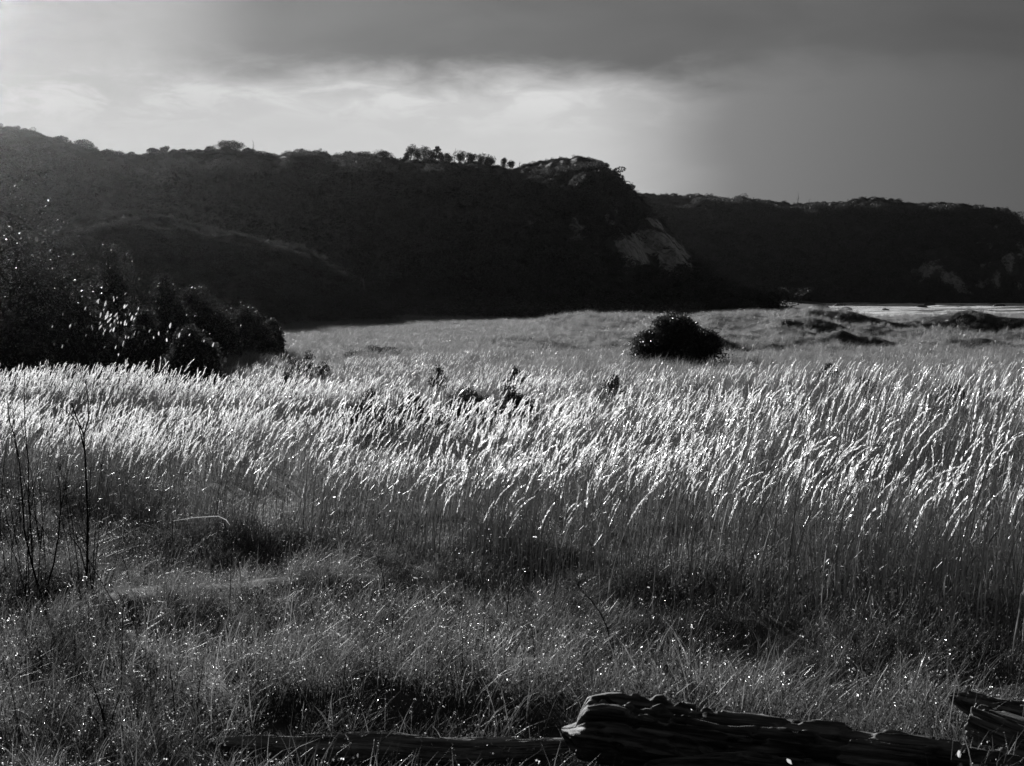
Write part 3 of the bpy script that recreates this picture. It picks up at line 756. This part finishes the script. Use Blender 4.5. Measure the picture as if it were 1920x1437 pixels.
def branch_tree(name, label, cat, group, base, height, seed, lean=0.2, crown=None, leaf=.16, nleaf=700, spread=.5, levels=2, trunk_r=None, mat='bark', blobs=8, shape='knob', width=None):
    """tree from a tapered trunk, limbs and leaf clumps; crown None leaves it bare"""
    r = np.random.default_rng(seed); root = empty(name, base)
    tr = trunk_r or height * .03
    tm = MB(); lms = []; tips = []
    top = Vector((lean * height * .5, r.normal() * .05 * height, height * (.50 if crown else .8)))
    p = [Vector((0, 0, -.4)), Vector((lean * height * .08, 0, top.z * .35)), Vector((top.x * .6, top.y * .5, top.z * .7)), top]
    tube(tm, p, [tr * 1.2, tr, tr * .75, tr * .45], 6)
    for k in range(blobs):
        t = r.uniform(.05 if crown else .30, 1.0); s0 = p[1].lerp(p[3], t)
        az = r.uniform(0, 2 * math.pi); el = r.uniform(.25, 1.2)
        ln = height * r.uniform(.25, .5) * (spread + .5)
        d = Vector((math.cos(az) * math.cos(el) + lean, math.sin(az) * math.cos(el) * .8, math.sin(el)))
        e = s0 + d * ln
        e.z = min(e.z, height * r.uniform(.82, .97))
        if width: e.x = top.x + width * .5 * r.uniform(-.8, .8)
        if shape == 'flat': e.z = height * (.86 - .55 * min(1.0, abs(e.x - top.x) / (width * .55 if width else height * .9)) ** 1.4) * r.uniform(.42, 1.0)
        if shape == 'knob' and k % 2: e = s0 + Vector((d.x * ln * .5, d.y * ln * .5, height * r.uniform(-.1, .25)))
        m_ = s0.lerp(e, .5) + Vector((r.normal(), r.normal(), r.normal())) * ln * .10
        lm = MB(); lms.append(lm)
        tube(lm, [s0, m_, e], [tr * .45, tr * .3, tr * .14], 5); tips.append(e)
        for q in range(levels):
            e2 = e + Vector((r.normal() * .5 + lean, r.normal() * .5, r.uniform(-.1, .8))) * ln * .45
            e2.z = min(e2.z, height)
            tube(lm, [m_.lerp(e, .9), e.lerp(e2, .4) , e2], [tr * .2, tr * .13, tr * .05], 4)
    tm.build('trunk', [M[mat]], root)
    for q_ in lms: q_.build('limb', [M[mat]], root)
    if crown:
        cm = MB(); per = nleaf // len(tips)
        for e in tips:
            rr = height * r.uniform(.13, .22) * crown
            if width: rr = width * r.uniform(.10, .15)
            sh = (rr * 1.5, rr * 1.3, rr * .8) if shape == 'flat' else (rr, rr, rr * 1.05)
            C = np.array(e) + blob_points(r, per, sh, .3)
            v, q = leaf_quads(C, r.uniform(.6, 1.4, per) * leaf, r.uniform(.5, 1.0, per) * leaf, r, .2, .12); cm.addq(v, q, 0)
        cm.build('crown', [M['tree']], root)
    return tag(root, label, cat, group)

def crest_pt(hill, px):
    H = HILLS[hill]; P = H['P'][H['nt'] - 1]; pp = px_of(P[:, 0], P[:, 1]); i = int(np.argmin(np.abs(pp - px)))
    return Vector(P[i])

GR = 'trees along the ridge of the main hill'
ridge = [(770, 263, 'knob', 1.0, 0, 'tallest tree on the ridge, at the landward end of the clump'), (764, 283, 'knob', 1.0, 0, 'small low tree hugging the tallest ridge tree'), (783, 271, 'knob', 1.2, 0, 'bushy tree beside the tallest ridge tree'),
         (797, 269, 'knob', 1.2, 0, 'bushy ridge tree third in the clump from its tallest tree'), (808, 274, 'knob', 1.2, 0, 'dense ridge tree in the thick of the clump'),
         (818, 270, 'flat', .8, 24, 'ridge tree with a small flat topped crown leaning out of the clump'), (829, 281, 'knob', 1.1, 0, 'low ridge tree under the flat topped crown'), (842, 281, 'knob', 1.1, 0, 'round headed ridge tree just before the bare forked branch'),
         (863, 276, 'knob', 1.0, 0, 'slender ridge tree beside the bare forked branch'), (877, 278, 'knob', 1.0, 0, None), (888, 279, 'knob', 1.0, 0, None), (900, 281, 'knob', 1.0, 0, None), (912, 283, 'knob', 1.0, 0, None), (921, 285, 'knob', 1.0, 0, None),
         (943, 290, 'knob', .9, 0, 'small round headed tree apart from the ridge clump'), (958, 295, 'knob', .9, 0, 'small broad headed tree last of the ridge clump before the bluff'),
         (160, 261, 'flat', 1.5, 40, 'large wind leaning tree with domed crown on the hazy ridge'), (120, 256, 'flat', .7, 26, 'thin flat crowned tree on the hazy ridge shoulder'), (215, 286, 'flat', .7, 50, 'low spreading tree past the large leaning one on the hazy ridge'),
         (252, 286, 'flat', .7, 22, 'little upright tree in the dip of the ridge'), (290, 285, 'flat', .7, 34, 'low tree snug against the broad flat topped tree'),
         (318, 272, 'flat', 1.4, 36, 'broad flat topped tree standing in the middle of the ridge'), (350, 275, 'flat', .9, 34, 'open branched tree with a forked trunk on the ridge'), (374, 279, 'flat', .9, 28, 'small tree next to the domed thicket on the ridge'),
         (405, 273, 'flat', 1.3, 40, 'tree at the landward side of the domed ridge thicket'), (433, 267, 'flat', 1.5, 60, 'crowning tree of the domed ridge thicket'), (467, 276, 'flat', .9, 30, 'tree beneath the thin bare antler like branch on the ridge'), (498, 276, 'flat', .9, 38, 'small leaning ridge tree past the antler like branch'),
         (565, 285, 'flat', 1.3, 62, 'low tent shaped tree on the ridge'), (604, 289, 'flat', 1.0, 34, 'small low ridge tree beside the tent shaped tree'), (660, 288, 'flat', 1.0, 60, 'low rounded tree between the tent shaped tree and the tall clump'), (705, 288, 'flat', 1.0, 60, 'broad low tree just landward of the tall clump')]
for i, (px, pt, sh, cr, wpx, lb) in enumerate(ridge):
    b = crest_pt('hill', px) - Vector((0, 0, .3)); h = max(at(px, pt, b.y).z - b.z, 1.6)
    branch_tree('ridge_tree', lb or 'slim knobbly tree in the close row on the ridge', 'tree', GR if lb else 'close row of slim ridge trees', b, h, 2000 + i, lean=.12 if sh == 'knob' else .2, crown=cr * (1.0 if sh == 'knob' else 1.15), leaf=.17,
                nleaf=1700 if sh == 'knob' else 2800, spread=.05 if sh == 'knob' else .35, shape=sh, blobs=11 if sh == 'knob' else 16, width=wpx / FPX * b.y if wpx else None)
for i, (px, pt, hill, lb) in enumerate([(478, 262, 'hill', 'thin bare antler like branch above the ridge scrub'), (855, 270, 'hill', 'bare forked branch sticking out of the ridge clump'), (140, 262, 'hill', 'leafless lattice of twigs beside the leaning hazy tree'),
                                       (975, 300, 'hill', 'small leafless shrub on the ridge before the bluff'), (1492, 361, 'headland', 'tall bare snag on the headland top'), (1514, 372, 'headland', 'short bare snag on the headland top'),
                                       (1585, 372, 'headland', 'tuft of bare twigs on the headland top'), (1620, 366, 'headland', 'single short twig beside the highest headland scrub'), (1410, 368, 'headland', 'knobby little snag on the landward headland top')]):
    b = crest_pt(hill, px) - Vector((0, 0, .3)); h = max(at(px, pt, b.y).z - b.z, 1.5)
    branch_tree('bare_tree', lb, 'bare tree', 'leafless trees on the skyline', b, h, 2100 + i, lean=.1, crown=None, blobs=5, spread=.0, trunk_r=.06 if hill == 'hill' else .16, levels=3)
# pale dead trees at the foot of the hill
def hit(hill, px, py):
    o = Vector((0, 0, CAM_Z)); d = (at(px, py, 100) - o).normalized()
    h = HILLS[hill]['bvh'].ray_cast(o, d)[0]
    return h if h is not None else at(px, py, 180)
for i, (px, pb, pt, lean, lb) in enumerate([(620, 552, 492, -.7, 'pale dead tree with long limbs reaching landward at the spur end'), (640, 548, 505, .25, 'pale forked dead trunk at the spur end'),
                                            (655, 552, 525, .4, 'short crooked pale trunk under the hill'), (684, 556, 520, -.15, 'slim pale trunk under the hill, last past the spur end')]):
    b = hit('hill', px, pb); h = (pb - pt) / FPX * b.y * 1.15
    branch_tree('dead_tree', lb, 'dead tree', 'dead trees at the foot of the hill', b, h, 2200 + i, lean=lean, crown=None, blobs=4, spread=.25, trunk_r=.09, levels=1, mat='deadwood')
# branchy tree over the thicket
b = Vector(((0 - 960) / FPX * 49, 49, 0)); 
branch_tree('tree', 'open branched tree with sparse glinting leaves rising over the thicket', 'tree', None, b, at(0, 352, 49).z, 2301, lean=.15, crown=1.5, leaf=.09, nleaf=6000, spread=.4, blobs=18, levels=4, trunk_r=.11)

# ------------------------------------------------------------------ rocks in the surf
def rock(px, py, wpx, hpx, seed, lb):
    Y = (CAM_Z - SEA_Z) * FPX / (py - 550.0)
    wd = wpx / FPX * Y * .5; hh = hpx / FPX * Y
    nu, nv = 22, 9; mb = MB(); V = []
    for j in range(nv + 1):
        ph = j / nv * math.pi / 2
        for i in range(nu):
            a = 2 * math.pi * i / nu
            k = .7 + .6 * float(fbm(np.array([math.cos(a) * 1.6 + seed]), np.array([math.sin(a) * 1.6 + ph * 2]), 3, seed))
            V.append((math.cos(a) * math.cos(ph) ** .7 * wd * k, math.sin(a) * math.cos(ph) ** .7 * wd * .7 * k, -1.0 + (hh + 1.0) * math.sin(ph) * (.75 + .5 * k * .5)))
    f = [[j * nu + i, j * nu + (i + 1) % nu, (j + 1) * nu + (i + 1) % nu, (j + 1) * nu + i] for j in range(nv) for i in range(nu)]
    mb.add(V, f); o = mb.build('sea_rock', [M['rock']]); o.location = ((px - 960) / FPX * Y, Y, SEA_Z)
    tag(o, lb, 'rock', 'rocks in the surf')
for a in [(1586, 584, 28, 5, 3, 'rounded black rock standing alone in the surf near the beach'), (1535, 583, 44, 7, 4, 'long black rock at the landward end of the surf'), (1575, 576, 34, 4, 5, 'low black rock behind the rounded one, under the headland'),
          (1727, 578, 26, 3, 6, 'small dark rock by a breaking wave crest'), (1742, 574, 24, 4, 7, 'dark rock against the white wave crest under the headland'), (1810, 577, 60, 3, 8, 'long flat dark rock awash in white water'),
          (1872, 577, 30, 4, 9, 'dark rock farthest along the surf toward open sea'), (1660, 582, 20, 2, 10, 'small rock nearly awash in the middle of the surf'), (1480, 575, 60, 7, 12, 'dark rock heap where surf, dunes and headland meet')]:
    rock(a[0], a[1], a[2], a[3] * 1.7, a[4], a[5])

# ------------------------------------------------------------------ driftwood logs
def log(name, label, axis, radii, seed, flat=1.0, rough=.16, ends=(.3, .3), twist=1.2, group='driftwood logs', mat='log', notch=0.0):
    """axis: list of world points; radii along it; deeply grooved weathered wood"""
    A = [Vector(p) for p in axis]; n = 230; seg = 110
    cum = [0]
    for i in range(1, len(A)): cum.append(cum[-1] + (A[i] - A[i - 1]).length)
    L = cum[-1]; org = A[0].copy()
    U = np.linspace(0, L, n)
    P = np.stack([np.interp(U, cum, [a[k] for a in A]) for k in range(3)], -1)
    for _ in range(12): P[1:-1] = .25 * P[:-2] + .5 * P[1:-1] + .25 * P[2:]
    Rr = np.interp(U, np.linspace(0, L, len(radii)), radii)
    for _ in range(6): Rr[1:-1] = .25 * Rr[:-2] + .5 * Rr[1:-1] + .25 * Rr[2:]
    D = np.gradient(P, axis=0); D /= np.linalg.norm(D, axis=1)[:, None]
    Sd = np.cross(D, [0, 0, 1.0]); Sd /= np.linalg.norm(Sd, axis=1)[:, None]; Up = np.cross(Sd, D)
    th = np.linspace(0, 2 * math.pi, seg, endpoint=False)
    TH_, UU = np.meshgrid(th, U)
    ca, sa = np.cos(TH_ + twist * UU * .2), np.sin(TH_ + twist * UU * .2)
    big = fbm(ca * 1.1 + seed, sa * 1.1 + UU * .9, 3, seed) - .5
    gro = np.abs(2 * fbm(ca * 5 + UU * .45, sa * 5 + UU * .30 + seed, 4, seed + 1) - 1)
    fine = fbm(ca * 16 + UU * .8, sa * 16 + UU * .8, 3, seed + 2) - .5
    chip = sstep(fbm(UU * 5 + ca * .9, TH_ * 1.6 * 0 + sa * 2.2 + UU * 1.5, 3, seed + 3), .56, .66)
    deep = sstep(fbm(ca * 3.2 + UU * .5, sa * 3.2 - UU * .35 + seed, 3, seed + 5), .30, .42)
    rad = 1 + rough * (2.2 * big + 1.7 * (gro - .3) + .9 * fine - .8 * chip - 1.1 * (1 - deep))
    UU = UU - notch * sstep(np.sin(TH_), -.1, .35)
    e0 = np.clip(UU / (ends[0] * Rr[0] * 2 * (0.4 + 1.2 * fbm(ca * 1.5, sa * 1.5, 2, seed + 7)) + 1e-6), 0, 1) ** .5
    e1 = np.clip((L - UU) / (ends[1] * Rr[-1] * 2 * (0.4 + 1.2 * fbm(ca * 1.5 + 9, sa * 1.5, 2, seed + 8)) + 1e-6), 0, 1) ** .5
    rad = rad * np.maximum(e0, .02) * np.maximum(e1, .02) * Rr[:, None]
    V = P[:, None, :] + Sd[:, None, :] * (np.cos(th)[None, :] * rad)[:, :, None] + Up[:, None, :] * (np.sin(th)[None, :] * rad * flat)[:, :, None]
    ii = np.arange(n * seg).reshape(n, seg); jj = np.roll(ii, -1, 1)
    # local frame: x along the log so that the grain follows it
    d0 = (A[-1] - A[0]).normalized(); s0 = d0.cross(Vector((0, 0, 1))).normalized(); u0 = s0.cross(d0)
    Mx = np.array([list(d0), list(s0), list(u0)])
    Vl = (V.reshape(-1, 3) - np.array(org)) @ Mx.T
    mb = MB(); mb.addq(Vl, np.stack([ii[:-1], jj[:-1], jj[1:], ii[1:]], -1).reshape(-1, 4))
    mb.addq(np.zeros((0, 3)), np.zeros((0, 4), int))
    o = mb.build(name, [M[mat]], smooth=True)
    from mathutils import Matrix
    o.matrix_world = Matrix(((d0.x, s0.x, u0.x, org.x), (d0.y, s0.y, u0.y, org.y), (d0.z, s0.z, u0.z, org.z), (0, 0, 0, 1)))
    return tag(o, label, 'log', group)

log('driftwood_log', 'thick deeply grooved driftwood log with a broken blunt end lying in short grass',
    [at(1052, 1366, 9.15), at(1150, 1364, 9.1), at(1350, 1396, 8.95), at(1600, 1420, 8.75), at(1830, 1445, 8.55), at(2060, 1480, 8.4)],
    [.16, .235, .225, .195, .18, .17, .16, .15, .14, .13], 3, rough=.30, ends=(.30, .5), notch=.10)
log('driftwood_log', 'lower slab of driftwood pressed against the thick grooved log on its near side',
    [at(1200, 1448, 8.75), at(1400, 1440, 8.65), at(1620, 1468, 8.5), at(1800, 1500, 8.4)], [.07, .11, .10, .07, .04], 8, rough=.30, ends=(.6, 1.2))
log('driftwood_log', 'slender half buried driftwood pole running toward the thick log', 
    [at(385, 1392, 9.2), at(560, 1402, 9.2), at(720, 1397, 9.2), at(860, 1408, 9.2), at(1000, 1404, 9.25), at(1105, 1398, 9.3)], [.03, .065, .09, .095, .085, .09, .075, .05], 12, rough=.16, ends=(1.2, 1.2), mat='pole')
log('driftwood_log', 'dark driftwood log with a jagged root like end behind the tilted log', [at(1778, 1305, 9.35), at(1850, 1325, 9.3), at(1960, 1345, 9.2), at(2150, 1400, 9.0), at(2400, 1480, 8.8)], [.07, .10, .12, .13, .13, .12], 15, rough=.26, ends=(1.0, .5))
log('driftwood_log', 'tilted driftwood log with a blunt sawn end resting on the jagged log', [at(1822, 1352, 9.0), at(1930, 1395, 8.7), at(2100, 1470, 8.2), at(2330, 1570, 7.8)], [.125, .14, .15, .15, .14], 21, rough=.24, ends=(.12, .5))

# ------------------------------------------------------------------ tall dry weeds and other single plants
def weed(label, Y, stems, seed, group='dark dry weed stalks beside the meadow', tufts=(), twig=True, name='dry_weed', r0=.011):
    """stems: pixel polylines from base to tip surveyed at depth Y"""
    r = np.random.default_rng(seed)
    b0 = at(stems[0][0][0], stems[0][0][1], Y); g = float(ground_h(np.array([b0.x]), np.array([Y]))[0])
    root = empty(name, (b0.x, Y, g)); off = Vector((b0.x, Y, g))
    for si, st in enumerate(stems):
        m = MB(); pts = []
        for k, (px, py) in enumerate(st): pts.append(at(px, py, Y + .12 * math.sin(seed + k * .9 + si)) - off)
        if si == 0: pts[0].z = -.06
        rr = r0 if si == 0 else r0 * .6
        tube(m, pts, list(np.linspace(rr, rr * .42, len(pts))), 5)
        if twig:
            for q in range(len(pts) + 1):
                i = r.integers(max(1, len(pts) // 3), len(pts)) if len(pts) > 2 else 1
                a = pts[i - 1].lerp(pts[i], r.random())
                e = a + Vector((r.normal() * .10, r.normal() * .08, r.uniform(.05, .2)))
                tube(m, [a, a.lerp(e, .5) + Vector((0, 0, -.015)), e], [rr * .3, rr * .22, rr * .08], 3)
        m.build('stem', [M['weed']], root)
    for (px, py, w_, h_, n_) in tufts:
        m = MB(); c = at(px, py, Y) - off; sx = w_ / FPX * Y * .5; sz = h_ / FPX * Y * .5
        C = np.array(c) + r.normal(size=(n_, 3)) * np.array([sx, sx, sz]) * .55
        v, q = leaf_quads(C, r.uniform(.015, .045, n_), r.uniform(.004, .012, n_), r, .6, .1, WIND, .2); m.addq(v, q, 0)
        for k in range(10):
            e = Vector(C[k]); tube(m, [c - Vector((0, 0, sz * 1.2)), (c + e) * .5 - Vector((0, 0, sz * .2)), e], [.002, .0016, .0008], 3, 0)
        tag(m.build('seed_tuft', [M['weedseed']], root), kind='stuff')
    return tag(root, label, 'weed', group)

YW = 13.6
weed('tall curving dark weed stalk at the end of the weed stand', YW, [[(84, 1150), (73, 1106), (60, 1060), (45, 994), (42, 938), (36, 869), (28, 821), (17, 788), (14, 752)]], 1)
weed('very tall slim dark weed stalk reaching to the tops of the white plumes', YW, [[(77, 1145), (61, 1060), (54, 938), (53, 869), (47, 799), (45, 743), (46, 702)], [(54, 960), (72, 980), (92, 1010)]], 2, r0=.008)
weed('sturdy straight dark weed stalk forking near its top', YW, [[(163, 1150), (163, 1060), (164, 966), (160, 869), (157, 816), (142, 780), (133, 755)], [(157, 816), (166, 785), (164, 743), (160, 712)], [(157, 840), (148, 800), (128, 770)], [(163, 1080), (150, 1030), (128, 1000)]], 3, r0=.013)
weed('leaning dark weed with a feathery pale seed head', YW, [[(80, 1160), (91, 1091), (100, 1060), (109, 1008), (114, 952), (122, 916), (127, 883)], [(114, 952), (112, 910), (104, 880)]], 4, tufts=[(112, 862, 40, 34, 150), (124, 900, 16, 40, 60)])
weed('crossing pair of dark branching weed stems low in the meadow', 12.6, [[(222, 1165), (219, 1140), (195, 1100), (170, 1058), (150, 1020), (135, 990)], [(195, 1100), (210, 1085), (218, 1050), (225, 1015), (240, 985)], [(170, 1058), (190, 1040), (212, 1034)]], 5, r0=.006)
weed('single bare dark stem standing in the dewy grass below the weed stand', 10.2, [[(216, 1400), (219, 1374), (228, 1274), (229, 1182), (231, 1120)]], 6, r0=.006)
weed('short dark weed with a knobbly flower head before the reeds', 15.5, [[(191, 1060), (191, 1010), (191, 930), (190, 880)]], 7, tufts=[(190, 868, 20, 18, 70)], r0=.004)
weed('small dark bushy weed low beside the half buried pole', 9.6, [[(205, 1410), (200, 1390), (190, 1330), (176, 1290)], [(200, 1390), (212, 1340), (226, 1300)], [(200, 1385), (180, 1350), (160, 1330)]], 8, tufts=[(195, 1320, 50, 60, 60)])
weed('dark ragged weed at the shaded hollow in the meadow', 10.4, [[(82, 1340), (84, 1310), (78, 1240), (70, 1215)], [(84, 1310), (92, 1270), (98, 1230)]], 9, tufts=[(80, 1270, 40, 70, 70)], r0=.005)
rr_ = random.Random(4)
for k in range(26):
    bx = rr_.uniform(-20, 190); by = rr_.uniform(1080, 1190); hh = rr_.uniform(130, 330); ln = rr_.uniform(-60, 40)
    weed('thin dark stalk in the dense weed stand', (CAM_Z * FPX) / (by - 550), [[(bx, by), (bx + ln * .2, by - hh * .35), (bx + ln * .5, by - hh * .7), (bx + ln, by - hh)]], 20 + k, group='thin stalks of the weed stand', r0=.0055)
for k, (bx, by, hh, ln) in enumerate([(330, 1390, 150, -14), (368, 1360, 110, 12), (300, 1330, 90, -10), (430, 1180, 130, 4), (455, 1160, 110, -8), (640, 1350, 120, 10), (700, 1300, 100, -12), (860, 1390, 130, -16), (905, 1200, 90, 6), (620, 1180, 120, -4), (545, 1400, 120, 14)] + [(rr_.uniform(20, 1080), rr_.uniform(1150, 1400), rr_.uniform(50, 130), rr_.uniform(-30, 25)) for _ in range(30)]):
    weed('thin dark stalk standing alone in the dewy meadow', (CAM_Z * FPX) / (by - 550), [[(bx, by), (bx + ln * .2, by - hh * .35), (bx + ln * .5, by - hh * .7), (bx + ln, by - hh)]], 60 + k, group='thin dark stalks in the meadow', r0=.0055)

# broken pale reed
m = MB(); Yb = 14.6
root = empty('broken_reed', at(324, 1110, Yb)); off = Vector(root.location)
tube(m, [at(x_, y_, Yb) - off for x_, y_ in ((324, 1130), (325, 1060), (323, 1000), (324, 977))], [.005, .0045, .004, .0035], 5)
m.build('stem', [M['weed']], root)
m = MB(); tube(m, [at(x_, y_, Yb + dy_) - off for x_, y_, dy_ in ((324, 977, 0), (362, 971, -.05), (409, 968, -.1), (424, 975, -.1), (431, 985, -.1))], [.0022, .003, .004, .005, .0015], 5)
m.build('bent_tip', [M['head']], root)
tag(root, 'pale broken reed bent over at a right angle before the dark reed bank', 'reed')

# feathery plume weed
def feather(label, Y, stem, seed, nf=130):
    r = np.random.default_rng(seed); b = at(*stem[0], Y); g = float(ground_h(np.array([b.x]), np.array([Y]))[0])
    root = empty('feathery_weed', (b.x, Y, g)); off = Vector((b.x, Y, g))
    P = [at(px, py, Y) - off for px, py in stem]; P[0].z = -.05
    m = MB(); tube(m, P, list(np.linspace(.007, .002, len(P))), 5); m.build('stem', [M['weed']], root)
    m = MB()
    for k in range(nf):
        i = r.integers(2, len(P) - 1); a = P[i].lerp(P[i + 1], r.random())
        d = Vector((r.uniform(-.9, .9), r.normal() * .4, r.uniform(.25, 1.0))).normalized(); ln = r.uniform(.06, .22)
        sd = unit(np.cross(d, r.normal(size=3)))
        ribbon(m, [a, a + d * ln * .5 + Vector((0, 0, .01)), a + d * ln], [.0022, .0028, .0004], sd, 0)
        C = np.array([list(a + d * ln * u) for u in r.uniform(.3, 1, 5)]) + r.normal(size=(5, 3)) * .006
        v, q = leaf_quads(C, .016, .004, r, .5, .1); m.addq(v, q, 0)
    m.build('frond', [M['weedseed']], root)
    tag(root, label, 'weed')
feather('dark feathery weed arching over in front of the tall reeds', 11.4, [(1148, 1245), (1146, 1215), (1139, 1178), (1125, 1149), (1108, 1125), (1090, 1109), (1082, 1092)], 5)

# leafy weed in front of the thick log
r = np.random.default_rng(91)
for (px, py, Y, n_, lb) in [(1800, 1412, 7.6, 26, 'out of focus leafy weed with bright leaf tips in front of the thick log'), (1865, 1425, 7.4, 14, 'small leafy weed with one shining white leaf near the tilted log'), (1545, 1428, 7.8, 8, 'short dim sprig in front of the thick log')]:
    T = at(px, py, Y); g = float(ground_h(np.array([T.x]), np.array([Y]))[0]); root = empty('leafy_weed', (T.x, Y, g)); H_ = T.z - g
    st = MB()
    for k in range(5):
        e = Vector((r.normal() * .10, r.normal() * .06, H_ * r.uniform(.75, 1.05))); tube(st, [Vector((0, 0, -.05)), e * .5 + Vector((r.normal() * .03, 0, 0)), e], [.005, .004, .002], 5)
        for q in range(max(1, n_ // 5)):
            c = e * r.uniform(.6, 1.0); d = unit([r.normal() * .8, r.normal() * .6, r.uniform(.2, 1)]); ln = r.uniform(.035, .07); sd = unit(np.cross(d, [r.normal() * .4, 1, .3]))
            lm = MB(); ribbon(lm, [np.array(c) + d * ln * u for u in (0, .3, .6, .85, 1)], np.array([.002, .012, .015, .009, .001]) * ln / .06, sd, 0)
            lm.build('leaf', [M['bigleaf' if r.random() < .3 else 'shrub']], root)
    st.build('stem', [M['weed']], root)
    tag(root, lb, 'weed')

# ------------------------------------------------------------------ haze
m = MB()
x0, x1, y0, y1, zb, zt = -1700, 3700, -120, 3700, -6.0, 62.0
m.add([(x0, y0, zb), (x1, y0, zb), (x1, y1, zb), (x0, y1, zb), (x0, y0, zt), (x1, y0, zt), (x1, y1, zt), (x0, y1, zt)],
      [[3, 2, 1, 0], [4, 5, 6, 7], [0, 1, 5, 4], [1, 2, 6, 5], [2, 3, 7, 6], [3, 0, 4, 7]])
hm = bpy.data.materials.new('haze'); hm.use_nodes = True
t = NT(hm.node_tree); t.n.clear()
pv = t.node('ShaderNodeVolumePrincipled'); pv.inputs['Color'].default_value = (.95, .95, .95, 1)
pv.inputs['Density'].default_value = 0.000040; pv.inputs['Anisotropy'].default_value = 0.95
o_ = t.node('ShaderNodeOutputMaterial'); t.l.new(pv.outputs[0], o_.inputs['Volume'])
tag(m.build('haze', [hm]), 'thin sunlit sea haze over the whole scene', 'haze', kind='stuff')
